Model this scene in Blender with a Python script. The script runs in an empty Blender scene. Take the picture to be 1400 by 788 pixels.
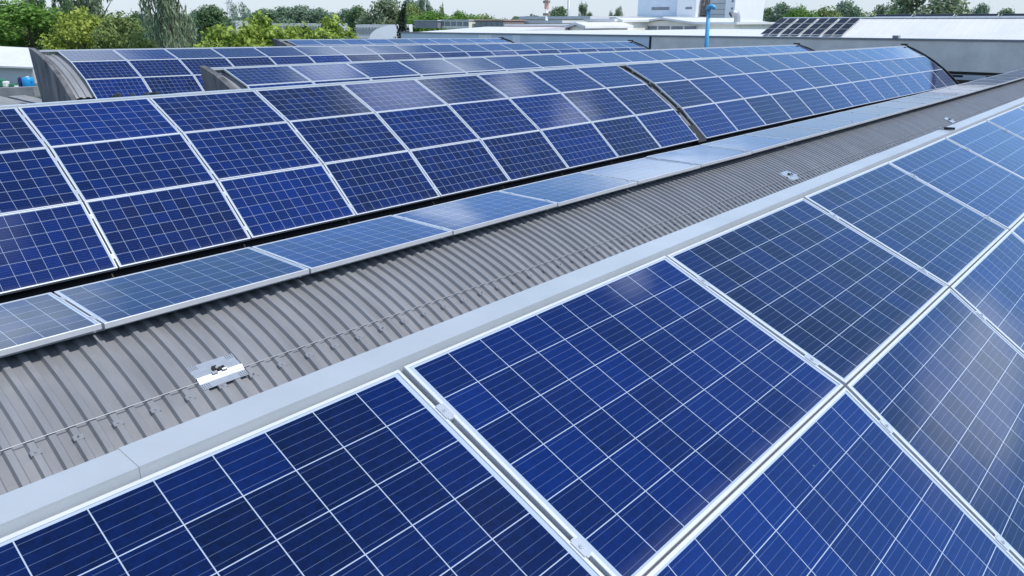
import bpy, bmesh, math, random
from mathutils import Vector, Matrix, noise

# ------------------------------------------------------------------ camera, sky, sun, exposure
S = bpy.context.scene
COL = S.collection
H = 9.5                                   # height of the drone above the yard
F, PITCH, YAW = 1043.24, math.radians(19.242), math.radians(-41.899)
fw = Vector((math.sin(YAW)*math.cos(PITCH), math.cos(YAW)*math.cos(PITCH), -math.sin(PITCH)))
rt = Vector((math.cos(YAW), -math.sin(YAW), 0))
up = rt.cross(fw)
cam_d = bpy.data.cameras.new('camera'); cam = bpy.data.objects.new('camera', cam_d); COL.objects.link(cam)
cam.matrix_world = Matrix(((rt.x, up.x, -fw.x, 0), (rt.y, up.y, -fw.y, 0), (rt.z, up.z, -fw.z, H), (0, 0, 0, 1)))
cam_d.sensor_width = 36; cam_d.sensor_fit = 'HORIZONTAL'; cam_d.lens = F/1400*36
cam_d.clip_start = .05; cam_d.clip_end = 6000
S.camera = cam

SUN_EL, SUN_AZ = math.radians(58), math.atan2(.95, .30)      # azimuth measured from +Y towards +X
W = bpy.data.worlds.new('World'); S.world = W; W.use_nodes = True
nt = W.node_tree; N, L = nt.nodes, nt.links
for n in list(N): N.remove(n)
out = N.new('ShaderNodeOutputWorld'); bg = N.new('ShaderNodeBackground'); L.new(bg.outputs[0], out.inputs[0])
sky = N.new('ShaderNodeTexSky'); sky.sky_type = 'NISHITA'; sky.sun_disc = False
sky.sun_elevation = SUN_EL; sky.sun_rotation = SUN_AZ; sky.altitude = 100; sky.air_density = 1.0; sky.dust_density = .35; sky.ozone_density = 2.0
tc = N.new('ShaderNodeTexCoord'); sx = N.new('ShaderNodeSeparateXYZ'); L.new(tc.outputs['Generated'], sx.inputs[0])
def wm(op, a, b=None, c=None):
    m = N.new('ShaderNodeMath'); m.operation = op
    for i, v in enumerate((a, b, c)):
        if v is None: continue
        if isinstance(v, (int, float)): m.inputs[i].default_value = v
        else: L.new(v, m.inputs[i])
    return m.outputs[0]
# thin broken cloud on a flat layer: direction divided by its height
zc = wm('MAXIMUM', wm('ADD', sx.outputs[2], .12), .05)
cv = N.new('ShaderNodeCombineXYZ'); L.new(wm('DIVIDE', sx.outputs[0], zc), cv.inputs[0]); L.new(wm('DIVIDE', sx.outputs[1], zc), cv.inputs[1])
cn = N.new('ShaderNodeTexNoise'); cn.inputs['Scale'].default_value = 1.25; cn.inputs['Detail'].default_value = 5; cn.inputs['Roughness'].default_value = .55
L.new(cv.outputs[0], cn.inputs['Vector'])
# a few separate fair-weather clouds on that layer (centre, half size), ragged by the noise
cloud = None
for (cx_, cy_, rx_, ry_) in [(-.16, 1.10, .07, .08), (.86, 2.45, .36, .62), (-.57, .84, .13, .15), (-.54, 1.1, .06, .07), (-2.08, .45, .3, .32), (-1.93, 1.80, .25, .12), (-1.6, 2.75, .5, .62),
                             (-.92, .86, .10, .10), (-.88, 1.16, .12, .15), (-1.11, .46, .13, .18), (-1.07, 1.02, .12, .17), (.10, .19, .06, .06), (-.42, 3.4, .3, .8), (1.6, .2, .7, .5), (.9, -1.2, .8, .6), (-1.2, -1.1, .7, .6)]:
    ex_ = wm('DIVIDE', wm('SUBTRACT', wm('DIVIDE', sx.outputs[0], zc), cx_), rx_); ey_ = wm('DIVIDE', wm('SUBTRACT', wm('DIVIDE', sx.outputs[1], zc), cy_), ry_)
    v_ = wm('SUBTRACT', 1.0, wm('SQRT', wm('ADD', wm('MULTIPLY', ex_, ex_), wm('MULTIPLY', ey_, ey_))))
    cloud = v_ if cloud is None else wm('MAXIMUM', cloud, v_)
cn.inputs['Scale'].default_value = 5.0
cn2 = N.new('ShaderNodeTexNoise'); cn2.inputs['Scale'].default_value = 1.3; cn2.inputs['Detail'].default_value = 4; L.new(cv.outputs[0], cn2.inputs['Vector'])
cw = wm('ADD', wm('ADD', wm('MAXIMUM', cloud, -.6), wm('MULTIPLY', wm('SUBTRACT', cn.outputs[0], .5), .9)), wm('MULTIPLY', wm('SUBTRACT', cn2.outputs[0], .5), .8))
cr = N.new('ShaderNodeMapRange'); cr.interpolation_type = 'SMOOTHSTEP'; cr.inputs[1].default_value = .0; cr.inputs[2].default_value = .8; cr.inputs[3].default_value = 0; cr.inputs[4].default_value = .66
L.new(cw, cr.inputs[0])
cmx = N.new('ShaderNodeMix'); cmx.data_type = 'RGBA'; L.new(cr.outputs[0], cmx.inputs[0]); cmx.inputs[7].default_value = (11.0, 12.8, 14.8, 1)
hz = N.new('ShaderNodeMapRange'); hz.interpolation_type = 'LINEAR'; hz.inputs[1].default_value = .0; hz.inputs[2].default_value = .66; hz.inputs[3].default_value = .85; hz.inputs[4].default_value = 0; L.new(sx.outputs[2], hz.inputs[0])
hmx = N.new('ShaderNodeMix'); hmx.data_type = 'RGBA'; L.new(hz.outputs[0], hmx.inputs[0]); L.new(sky.outputs[0], hmx.inputs[6]); L.new(hmx.outputs[2], cmx.inputs[6]); 
azr = N.new('ShaderNodeMapRange'); azr.interpolation_type = 'SMOOTHSTEP'; azr.inputs[1].default_value = .03; azr.inputs[2].default_value = .24; L.new(sx.outputs[2], azr.inputs[0])
hcol = N.new('ShaderNodeMix'); hcol.data_type = 'RGBA'; L.new(azr.outputs[0], hcol.inputs[0]); hcol.inputs[6].default_value = (3.7, 4.4, 5.25, 1); hcol.inputs[7].default_value = (2.2, 4.9, 9.4, 1)
L.new(hcol.outputs[2], hmx.inputs[7])      # summer haze: white at the horizon, azure above
L.new(cmx.outputs[2], bg.inputs[0]); bg.inputs[1].default_value = .15
sun_d = bpy.data.lights.new('sun', 'SUN'); sun_d.energy = 3.3; sun_d.angle = math.radians(.53); sun_d.color = (1, .965, .92)
sun = bpy.data.objects.new('sun', sun_d); COL.objects.link(sun)
sdir = Vector((math.sin(SUN_AZ)*math.cos(SUN_EL), math.cos(SUN_AZ)*math.cos(SUN_EL), math.sin(SUN_EL)))
sun.rotation_euler = sdir.to_track_quat('Z', 'Y').to_euler(); sun.location = (20, 10, 60)
S.view_settings.view_transform = 'Standard'; S.view_settings.look = 'None'; S.view_settings.gamma = 1; S.view_settings.use_curve_mapping = False
S.view_settings.exposure = .20
S.cycles.max_bounces = 6; S.cycles.diffuse_bounces = 3; S.cycles.glossy_bounces = 3; S.cycles.transparent_max_bounces = 6
S.cycles.use_denoising = True; S.cycles.denoiser = 'OPENIMAGEDENOISE'

# ------------------------------------------------------------------ helpers
def ray(px, py): return fw + rt*((px-700)/F) - up*((py-394)/F)
def at(px, py, dep): return Vector((0, 0, H)) + ray(px, py)*dep           # point at a distance along the view axis
def aty(px, py, y): d = ray(px, py); return Vector((0, 0, H)) + d*(y/d.y)  # point on the plane Y = y
def atx(px, py, x): d = ray(px, py); return Vector((0, 0, H)) + d*(x/d.x)
def atz(px, py, z): d = ray(px, py); return Vector((0, 0, H)) + d*((z-H)/d.z)

class MB:
    def __init__(s): s.v = []; s.f = []; s.uv = {}
    def quad(s, *p):
        i = len(s.v); s.v += [tuple(q) for q in p]; s.f.append(tuple(range(i, i+len(p)))); return s
    def box(s, x0, x1, y0, y1, z0, z1):
        i = len(s.v)
        s.v += [(x, y, z) for z in (z0, z1) for y in (y0, y1) for x in (x0, x1)]
        s.f += [tuple(i+k for k in q) for q in ((0, 2, 3, 1), (4, 5, 7, 6), (0, 1, 5, 4), (2, 6, 7, 3), (0, 4, 6, 2), (1, 3, 7, 5))]
        return s
    def obox(s, c, ax, ay, az):           # oriented box, half vectors
        c, ax, ay, az = map(Vector, (c, ax, ay, az)); i = len(s.v)
        s.v += [tuple(c+ax*a+ay*b+az*d) for d in (-1, 1) for b in (-1, 1) for a in (-1, 1)]
        s.f += [tuple(i+k for k in q) for q in ((0, 2, 3, 1), (4, 5, 7, 6), (0, 1, 5, 4), (2, 6, 7, 3), (0, 4, 6, 2), (1, 3, 7, 5))]
        return s
    def tube(s, pts, rad, n=8, caps=True):
        pts = [Vector(p) for p in pts]; rads = rad if isinstance(rad, (list, tuple)) else [rad]*len(pts)
        base = len(s.v); ref = None
        for k, p in enumerate(pts):
            t = (pts[min(k+1, len(pts)-1)]-pts[max(k-1, 0)]).normalized()
            if ref is None: ref = t.orthogonal().normalized()
            ref = (ref - t*ref.dot(t)).normalized(); b = t.cross(ref)
            for j in range(n):
                a = 2*math.pi*j/n; s.v.append(tuple(p+(ref*math.cos(a)+b*math.sin(a))*rads[k]))
        for k in range(len(pts)-1):
            for j in range(n):
                a = base+k*n+j; b2 = base+k*n+(j+1) % n; s.f.append((a, b2, b2+n, a+n))
        if caps:
            s.f.append(tuple(base+j for j in reversed(range(n)))); s.f.append(tuple(base+(len(pts)-1)*n+j for j in range(n)))
        return s
    def prism(s, poly, axis, a, b):       # closed polygon swept from a to b along 'x','y','z'
        def P(q, t): return {'x': (t, q[0], q[1]), 'y': (q[0], t, q[1]), 'z': (q[0], q[1], t)}[axis]
        i = len(s.v); n = len(poly)
        s.v += [P(q, a) for q in poly]+[P(q, b) for q in poly]
        s.f.append(tuple(i+k for k in range(n))); s.f.append(tuple(i+n+k for k in reversed(range(n))))
        for k in range(n): s.f.append((i+k, i+n+k, i+n+(k+1) % n, i+(k+1) % n))
        return s
    def mesh(s, name, mat, smooth=False, fix=True):
        me = bpy.data.meshes.new(name); me.from_pydata(s.v, [], s.f)
        if fix:
            bm = bmesh.new(); bm.from_mesh(me); bmesh.ops.recalc_face_normals(bm, faces=bm.faces); bm.to_mesh(me); bm.free()
        me.materials.append(mat)
        if smooth:
            for p in me.polygons: p.use_smooth = True
        return me
    def build(s, name, mat, parent=None, smooth=False, fix=True):
        o = bpy.data.objects.new(name, s.mesh(name, mat, smooth, fix)); COL.objects.link(o)
        if parent: o.parent = parent
        return o
def tag(o, label=None, cat=None, group=None, kind=None):
    if label: o['label'] = label
    if cat: o['category'] = cat
    if group: o['group'] = group
    if kind: o['kind'] = kind
    return o
def thing(name, label, cat, loc=(0, 0, 0), group=None):
    o = bpy.data.objects.new(name, None); COL.objects.link(o); o.location = loc; o.empty_display_size = .3
    return tag(o, label, cat, group)
def part(mb, name, mat, parent, smooth=False, fix=True):       # mesh written in world space, parented to a thing standing at its own spot
    o = mb.build(name, mat, None, smooth, fix)
    root = parent; off = Vector(root.location)
    while root.parent: root = root.parent; off += Vector(root.location)
    for v in o.data.vertices: v.co -= off
    o.parent = parent
    return o
def copy_tree(o, parent=None):
    c = o.copy(); COL.objects.link(c); c.parent = parent
    for ch in list(o.children): copy_tree(ch, c)
    return c

# ------------------------------------------------------------------ materials
def mat(name, col, rough=.6, metal=0., noise_amt=0., scale=3., spec=.5, bump=0., col2=None, detail=5, stretch=None, coord='Object', streak=0.):
    m = bpy.data.materials.new(name); m.use_nodes = True; t = m.node_tree; b = t.nodes['Principled BSDF']
    b.inputs['Base Color'].default_value = (*col, 1); b.inputs['Roughness'].default_value = rough; b.inputs['Metallic'].default_value = metal
    b.inputs['Specular IOR Level'].default_value = spec
    if noise_amt or col2 or bump:
        c = t.nodes.new('ShaderNodeTexCoord'); mp = t.nodes.new('ShaderNodeMapping'); t.links.new(c.outputs[coord], mp.inputs[0])
        if stretch: mp.inputs['Scale'].default_value = stretch
        nz = t.nodes.new('ShaderNodeTexNoise'); nz.inputs['Scale'].default_value = scale; nz.inputs['Detail'].default_value = detail; nz.inputs['Roughness'].default_value = .62
        t.links.new(mp.outputs[0], nz.inputs['Vector'])
        mr = t.nodes.new('ShaderNodeMapRange'); mr.inputs[1].default_value = .32; mr.inputs[2].default_value = .68; t.links.new(nz.outputs[0], mr.inputs[0])
        mx = t.nodes.new('ShaderNodeMix'); mx.data_type = 'RGBA'; t.links.new(mr.outputs[0], mx.inputs[0])
        c2 = col2 or tuple(min(1, x*(1+noise_amt)) for x in col); c1 = col if col2 else tuple(x*(1-noise_amt) for x in col)
        mx.inputs[6].default_value = (*c1, 1); mx.inputs[7].default_value = (*c2, 1); t.links.new(mx.outputs[2], b.inputs['Base Color'])
        if bump:
            bp = t.nodes.new('ShaderNodeBump'); bp.inputs['Strength'].default_value = bump; bp.inputs['Distance'].default_value = .02
            t.links.new(nz.outputs[0], bp.inputs['Height']); t.links.new(bp.outputs[0], b.inputs['Normal'])
    return m

def pv_material(name, ncu, ncv, length, width, cell_a, cell_b, gap, line_col, bus=5, bus_mix=.35, rough=.06, spec=.48):
    m = bpy.data.materials.new(name); m.use_nodes = True; t = m.node_tree; b = t.nodes['Principled BSDF']; NN, LL = t.nodes, t.links
    def M(op, a, b2=None, c=None):
        k = NN.new('ShaderNodeMath'); k.operation = op
        for i, v in enumerate((a, b2, c)):
            if v is None: continue
            if isinstance(v, (int, float)): k.inputs[i].default_value = v
            else: LL.new(v, k.inputs[i])
        return k.outputs[0]
    uv = NN.new('ShaderNodeUVMap'); s = NN.new('ShaderNodeSeparateXYZ'); LL.new(uv.outputs[0], s.inputs[0])
    pu, pv = .1592, .1592
    u = M('DIVIDE', M('SUBTRACT', s.outputs[0], (length-ncu*pu)/2), pu); v = M('DIVIDE', M('SUBTRACT', s.outputs[1], (width-ncv*pv)/2), pv)
    fu, fv = M('FRACT', u), M('FRACT', v); iu, iv = M('FLOOR', u), M('FLOOR', v)
    du = M('MULTIPLY', M('SUBTRACT', .5, M('ABSOLUTE', M('SUBTRACT', fu, .5))), pu)      # metres to the cell edge
    dv = M('MULTIPLY', M('SUBTRACT', .5, M('ABSOLUTE', M('SUBTRACT', fv, .5))), pv)
    ing = M('MULTIPLY', M('MULTIPLY', M('GREATER_THAN', u, 0), M('LESS_THAN', u, ncu)), M('MULTIPLY', M('GREATER_THAN', v, 0), M('LESS_THAN', v, ncv)))
    cell = M('MULTIPLY', ing, M('GREATER_THAN', M('MINIMUM', du, dv), gap/2))
    bb = M('MULTIPLY', M('ABSOLUTE', M('SUBTRACT', M('FRACT', M('MULTIPLY', fv, bus)), .5)), pv/bus)
    busm = M('LESS_THAN', bb, .0009)
    oi = NN.new('ShaderNodeObjectInfo')
    cx = NN.new('ShaderNodeCombineXYZ'); LL.new(iu, cx.inputs[0]); LL.new(iv, cx.inputs[1]); LL.new(M('MULTIPLY', oi.outputs['Random'], 97), cx.inputs[2])
    wn = NN.new('ShaderNodeTexWhiteNoise'); LL.new(cx.outputs[0], wn.inputs[0])
    # crystal grain of the cells
    sc = NN.new('ShaderNodeVectorMath'); sc.operation = 'ADD'; LL.new(uv.outputs[0], sc.inputs[0]); LL.new(cx.outputs[0], sc.inputs[1])
    vo = NN.new('ShaderNodeTexVoronoi'); vo.inputs['Scale'].default_value = 70; LL.new(sc.outputs[0], vo.inputs['Vector'])
    sp = NN.new('ShaderNodeSeparateXYZ'); LL.new(vo.outputs['Color'], sp.inputs[0])
    mixf = M('ADD', M('MULTIPLY', wn.outputs['Value'], .34), M('MULTIPLY', sp.outputs[0], .2))
    mixf = M('ADD', mixf, M('MULTIPLY', oi.outputs['Random'], .5))
    ca = NN.new('ShaderNodeMix'); ca.data_type = 'RGBA'; LL.new(mixf, ca.inputs[0]); ca.inputs[6].default_value = (*cell_a, 1); ca.inputs[7].default_value = (*cell_b, 1)
    cb = NN.new('ShaderNodeMix'); cb.data_type = 'RGBA'; LL.new(M('MULTIPLY', busm, bus_mix*.55), cb.inputs[0]); LL.new(ca.outputs[2], cb.inputs[6]); cb.inputs[7].default_value = (.30, .40, .58, 1)
    cc = NN.new('ShaderNodeMix'); cc.data_type = 'RGBA'; LL.new(cell, cc.inputs[0]); cc.inputs[6].default_value = (*line_col, 1); LL.new(cb.outputs[2], cc.inputs[7])
    # a little dust, thicker low on the panel
    geo = NN.new('ShaderNodeTexCoord'); dn = NN.new('ShaderNodeTexNoise'); dn.inputs['Scale'].default_value = 2.2; dn.inputs['Detail'].default_value = 6; LL.new(geo.outputs['Object'], dn.inputs['Vector'])
    dm = NN.new('ShaderNodeMapRange'); dm.inputs[1].default_value = .45; dm.inputs[2].default_value = .8; dm.inputs[3].default_value = 0; dm.inputs[4].default_value = .007; LL.new(dn.outputs[0], dm.inputs[0])
    cd = NN.new('ShaderNodeMix'); cd.data_type = 'RGBA'; LL.new(dm.outputs[0], cd.inputs[0]); LL.new(cc.outputs[2], cd.inputs[6]); cd.inputs[7].default_value = (.42, .40, .37, 1)
    v2 = NN.new('ShaderNodeTexVoronoi'); v2.inputs['Scale'].default_value = 9; LL.new(sc.outputs[0], v2.inputs['Vector'])
    s2 = NN.new('ShaderNodeSeparateXYZ'); LL.new(v2.outputs['Color'], s2.inputs[0])
    spk = M('MULTIPLY', M('LESS_THAN', v2.outputs['Distance'], M('MULTIPLY', s2.outputs[1], .035)), M('GREATER_THAN', s2.outputs[0], .72))
    # rain-washed dust gathers along the lower frame edge
    ed = M('MULTIPLY', M('SUBTRACT', 1, M('MINIMUM', M('DIVIDE', M('SUBTRACT', s.outputs[1], .012), M('MULTIPLY_ADD', dn.outputs[0], .10, .01)), 1)), .07)
    ce = NN.new('ShaderNodeMix'); ce.data_type = 'RGBA'; LL.new(M('MAXIMUM', M('MULTIPLY', spk, .45), M('MAXIMUM', ed, 0)), ce.inputs[0]); LL.new(cd.outputs[2], ce.inputs[6]); ce.inputs[7].default_value = (.36, .35, .33, 1)
    LL.new(ce.outputs[2], b.inputs['Base Color'])
    b.inputs['Roughness'].default_value = rough; b.inputs['IOR'].default_value = 1.5; b.inputs['Specular IOR Level'].default_value = spec
    # glass is never quite flat
    wn2 = NN.new('ShaderNodeTexNoise'); wn2.inputs['Scale'].default_value = 1.1; wn2.inputs['Detail'].default_value = 1; LL.new(geo.outputs['Object'], wn2.inputs['Vector'])
    bp = NN.new('ShaderNodeBump'); bp.inputs['Strength'].default_value = .12; bp.inputs['Distance'].default_value = .02; LL.new(wn2.outputs[0], bp.inputs['Height']); LL.new(bp.outputs[0], b.inputs['Normal'])
    return m

M_PV = pv_material('blue_cells', 10, 6, 1.65, .992, (.0001, .0034, .022), (.0002, .0190, .145), .0031, (.38, .45, .54))
M_PVB = pv_material('black_cells', 10, 6, 1.65, .992, (.010, .011, .018), (.018, .02, .03), .002, (.05, .05, .06), 5, .1, .35, .08)
M_ALU = mat('anodised_aluminium', (.62, .64, .66), .4, .2, .05, 6)
M_CLAMP = mat('clamp_aluminium', (.60, .63, .66), .32, .5)
M_BOLT = mat('painted_washer', (.25, .262, .282), .4, .15)
M_STEEL = mat('zinc_plate', (.47, .51, .55), .32, .45, .08, 20)
M_DARK = mat('black_rubber_and_shade', (.012, .012, .013), .6)  # also colours the strip that darkens the roof valleys
M_SHEET = mat('grey_roof_sheet', (.238, .243, .254), .40, .10, .14, 1.6, stretch=(.6, 2.5, 1), bump=0)
M_SHEETL = mat('pale_roof_sheet', (.25, .258, .268), .5, .1, .1, 2.0)
M_FLASH = mat('grey_flashing', (.47, .50, .512), .36, .2, .06, 2.5)
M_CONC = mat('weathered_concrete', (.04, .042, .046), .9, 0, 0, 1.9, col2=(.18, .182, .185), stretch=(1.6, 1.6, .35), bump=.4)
M_CONCL = mat('pale_concrete', (.26, .26, .255), .9, 0, .2, 2.0, bump=.2)
M_WALL = mat('grey_render', (.80, .725, .64), .9, 0, .10, 1.2, bump=.25)
M_WALLB = mat('bluish_cladding', (.64, .71, .77), .55, 0, .06, .7)
M_WHITE = mat('white_roof_membrane', (.66, .66, .65), .6, 0, .05, .5)
M_WHITEP = mat('white_cladding', (.86, .86, .85), .5, 0, .03, .6)
M_CREAM = mat('cream_cladding', (.80, .77, .66), .7, 0, .06, .8)
M_PINK = mat('faded_red_trim', (.55, .30, .24), .7, 0, .1, 1)
M_GREYB = mat('grey_panel', (.52, .54, .55), .6, 0, .06, .6)
M_WIN = mat('grey_window', (.22, .24, .26), .2, 0, .15, 1.)
M_BROWN = mat('brown_louvre', (.25, .2, .17), .7, 0, .2, 3)
M_BLUEP = mat('sky_blue_paint', (.09, .40, .66), .4)
M_TANK = mat('bright_blue_plastic', (.015, .30, .68), .35)
M_TANKD = mat('navy_plastic', (.01, .03, .12), .4)
M_RED = mat('red_paint', (.40, .06, .04), .5)
M_GALV = mat('galvanised_steel', (.45, .46, .47), .45, .5)
M_BAG = mat('white_woven_bag', (.75, .75, .73), .8)
M_GREEN = mat('green_crate_plastic', (.04, .20, .12), .5)
M_GROUND = mat('yard_ground', (.10, .10, .095), .95, 0, 0, .03, col2=(.10, .13, .055))
M_TRUNK = mat('bark', (.09, .07, .05), .9, 0, .3, 6)

def leaf_mat(name, a, b):
    m = bpy.data.materials.new(name); m.use_nodes = True; t = m.node_tree; bs = t.nodes['Principled BSDF']; o = t.nodes['Material Output']
    g = t.nodes.new('ShaderNodeNewGeometry'); oi = t.nodes.new('ShaderNodeObjectInfo')
    nz = t.nodes.new('ShaderNodeTexNoise'); nz.inputs['Scale'].default_value = .5; t.links.new(g.outputs['Position'], nz.inputs['Vector'])
    ad = t.nodes.new('ShaderNodeMath'); ad.operation = 'MULTIPLY_ADD'; t.links.new(g.outputs['Random Per Island'], ad.inputs[0]); ad.inputs[1].default_value = .55; t.links.new(nz.outputs[0], ad.inputs[2])
    mr = t.nodes.new('ShaderNodeMapRange'); mr.inputs[1].default_value = .4; mr.inputs[2].default_value = 1.15; t.links.new(ad.outputs[0], mr.inputs[0])
    mx = t.nodes.new('ShaderNodeMix'); mx.data_type = 'RGBA'; t.links.new(mr.outputs[0], mx.inputs[0]); mx.inputs[6].default_value = (*a, 1); mx.inputs[7].default_value = (*b, 1)
    t.links.new(mx.outputs[2], bs.inputs['Base Color']); bs.inputs['Roughness'].default_value = .55; bs.inputs['Specular IOR Level'].default_value = .35
    tr = t.nodes.new('ShaderNodeBsdfTranslucent'); t.links.new(mx.outputs[2], tr.inputs[0]); ms = t.nodes.new('ShaderNodeMixShader'); ms.inputs[0].default_value = .35
    t.links.new(bs.outputs[0], ms.inputs[1]); t.links.new(tr.outputs[0], ms.inputs[2]); t.links.new(ms.outputs[0], o.inputs[0])
    return m
LEAF = {
    'green': leaf_mat('fresh_green_leaves', (0.069, 0.163, 0.025), (0.237, 0.413, 0.075)),
    'yellow': leaf_mat('yellow_green_leaves', (0.188, 0.263, 0.037), (0.500, 0.562, 0.112)),
    'olive': leaf_mat('olive_leaves', (0.138, 0.200, 0.056), (0.350, 0.438, 0.150)),
    'grey': leaf_mat('grey_green_leaves', (0.125, 0.175, 0.100), (0.350, 0.425, 0.250)),
    'dark': leaf_mat('dark_green_leaves', (0.065, 0.120, 0.055), (0.19, 0.30, 0.125)),
    'laurel': leaf_mat('glossy_laurel_leaves', (0.088, 0.163, 0.019), (0.450, 0.562, 0.100)),
    'cypress': leaf_mat('cypress_leaves', (.008, .022, .01), (.03, .06, .02)),
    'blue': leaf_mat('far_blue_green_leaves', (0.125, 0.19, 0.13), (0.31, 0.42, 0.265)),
}

# ------------------------------------------------------------------ ground and base building
g = MB().quad((-2500, -2500, 0), (2500, -2500, 0), (2500, 2500, 0), (-2500, 2500, 0)).build('ground', M_GROUND); tag(g, kind='structure')
Z = lambda z: z+H
fb = thing('factory_building', 'long low concrete factory carrying the vaulted roofs covered in panels', 'building', (-15, 17, 0))
part(MB().box(-44, 9, -9, 40.6, .0, Z(-4.3)), 'wall', M_CONCL, fb)
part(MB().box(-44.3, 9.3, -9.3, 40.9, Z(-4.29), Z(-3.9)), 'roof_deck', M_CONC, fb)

# ------------------------------------------------------------------ vault profiles, measured from the photograph's panel grid
DZ = {'B': (-.0025, .0104, 25), 'S': (.0003, -.0098, 12), 'A': (.0076, -.0098, 6), 'C': (-.0048, .0006, 24), 'D': (-.0091, -.0215, 24), 'E': (-.0094, 0, 30)}
DZ['B'] = (-.0025, -.0093, 25); DZ['S'] = (.0003, .0104, 12); DZ['A'] = (.0076, -.0098, 6); DZ['C'] = (-.0048, -.0098, 24); DZ['D'] = (-.0091, .0006, 24); DZ['E'] = (-.0094, -.0215, 30)
def dz(g, y): s, c, m = DZ[g]; return s*(y-m)+c*(y-m)**2/100
LN = {'A': [(-1.819, -1.047), (-.904, -1.444), (-.10, -2.005), (.63, -2.67)],
      'B': [(-11.315, -1.039), (-10.433, -1.451), (-9.609, -2.002), (-8.876, -2.661)],
      'C': [(-16.566, -1.033), (-15.646, -1.35), (-14.80, -1.87), (-14.05, -2.52)],
      'D': [(-26.842, -.98), (-25.896, -1.275), (-25.016, -1.753), (-24.25, -2.40)],
      'E': [(-37.099, -.966), (-36.134, -1.209), (-35.25, -1.68), (-34.48, -2.30)],
      'S': [(-6.304, -1.963), (-5.358, -1.970)], 'T': [(-21.83, -1.90), (-20.89, -1.907)]}
DZ['T'] = (0, 0, 20)
Y0 = {'Ba': 3.180, 'Bb': 16.909, 'S': 1.751, 'A': 1.473, 'C': 8.830, 'D': 8.940, 'E': 23.523, 'T': 10.1}
P = 1.67

def curve(g, s0, s1, off, n=26):           # points (x, z) of the arched roof, s measured down from the top panel edge, off = along the normal
    def base(s):
        L4 = LN[g]; seg = []
        d = [0]
        for k in range(3): d.append(d[-1]+math.dist(L4[k], L4[k+1]))
        ang = [math.atan2(L4[k][1]-L4[k+1][1], L4[k+1][0]-L4[k][0]) for k in range(3)]
        slope = (ang[2]-ang[0])/(d[2]+d[3]-d[0]-d[1])*2
        a0 = ang[0]-slope*d[1]/2
        x, z = L4[0]; m = 40; h = s/m
        for k in range(m):
            a = a0+slope*(k+.5)*h; x += math.cos(a)*h; z -= math.sin(a)*h
        a = a0+slope*s
        return x, z, a
    pts = []
    for i in range(n+1):
        x, z, a = base(s0+(s1-s0)*i/n); pts.append((x+math.sin(a)*off, z+math.cos(a)*off))
    return pts

def ribbed(prof, dzf, y0, y1, pitch, rib, crest, web, normal_up=None):   # trapezoidal sheet: profile across, ribs along the profile
    mb = MB(); n = len(prof)
    nor = []
    for i in range(n):
        a, b = prof[max(i-1, 0)], prof[min(i+1, n-1)]; tx, tz = b[0]-a[0], b[1]-a[1]; l = math.hypot(tx, tz); nx, nz = -tz/l, tx/l
        if nz < 0: nx, nz = -nx, -nz
        nor.append((nx, nz))
    ys = []; y = y0
    while y < y1:
        ys += [(y, 0), (y+pitch-crest-2*web, 0), (y+pitch-crest-web, rib), (y+pitch-web, rib)]; y += pitch
    ys.append((min(y, y1+pitch), 0))
    for (yy, h) in ys:
        d = dzf(yy)
        for (x, z), (nx, nz) in zip(prof, nor): mb.v.append((x+nx*h, yy, Z(z+nz*h+d)))
    for k in range(len(ys)-1):
        for i in range(n-1):
            a = k*n+i; mb.f.append((a, a+1, a+n+1, a+n))
    return mb

NAMES = {'A': 'nearest vault', 'B': 'second vault', 'C': 'third vault', 'D': 'fourth vault', 'E': 'farthest vault'}
def sweep(mb, poly, dzf, y0, y1, step=4.0):      # closed cross-section swept along Y following the sag
    n = max(1, int(math.ceil((y1-y0)/step))); b = len(mb.v); m = len(poly)
    for k in range(n+1):
        y = y0+(y1-y0)*k/n; d = dzf(y); mb.v += [(x, y, Z(z+d)) for x, z in poly]
    for k in range(n):
        for i in range(m): a = b+k*m+i; c = b+k*m+(i+1) % m; mb.f.append((a, c, c+m, a+m))
    mb.f.append(tuple(b+i for i in reversed(range(m)))); mb.f.append(tuple(b+n*m+i for i in range(m)))
    return mb

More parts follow.
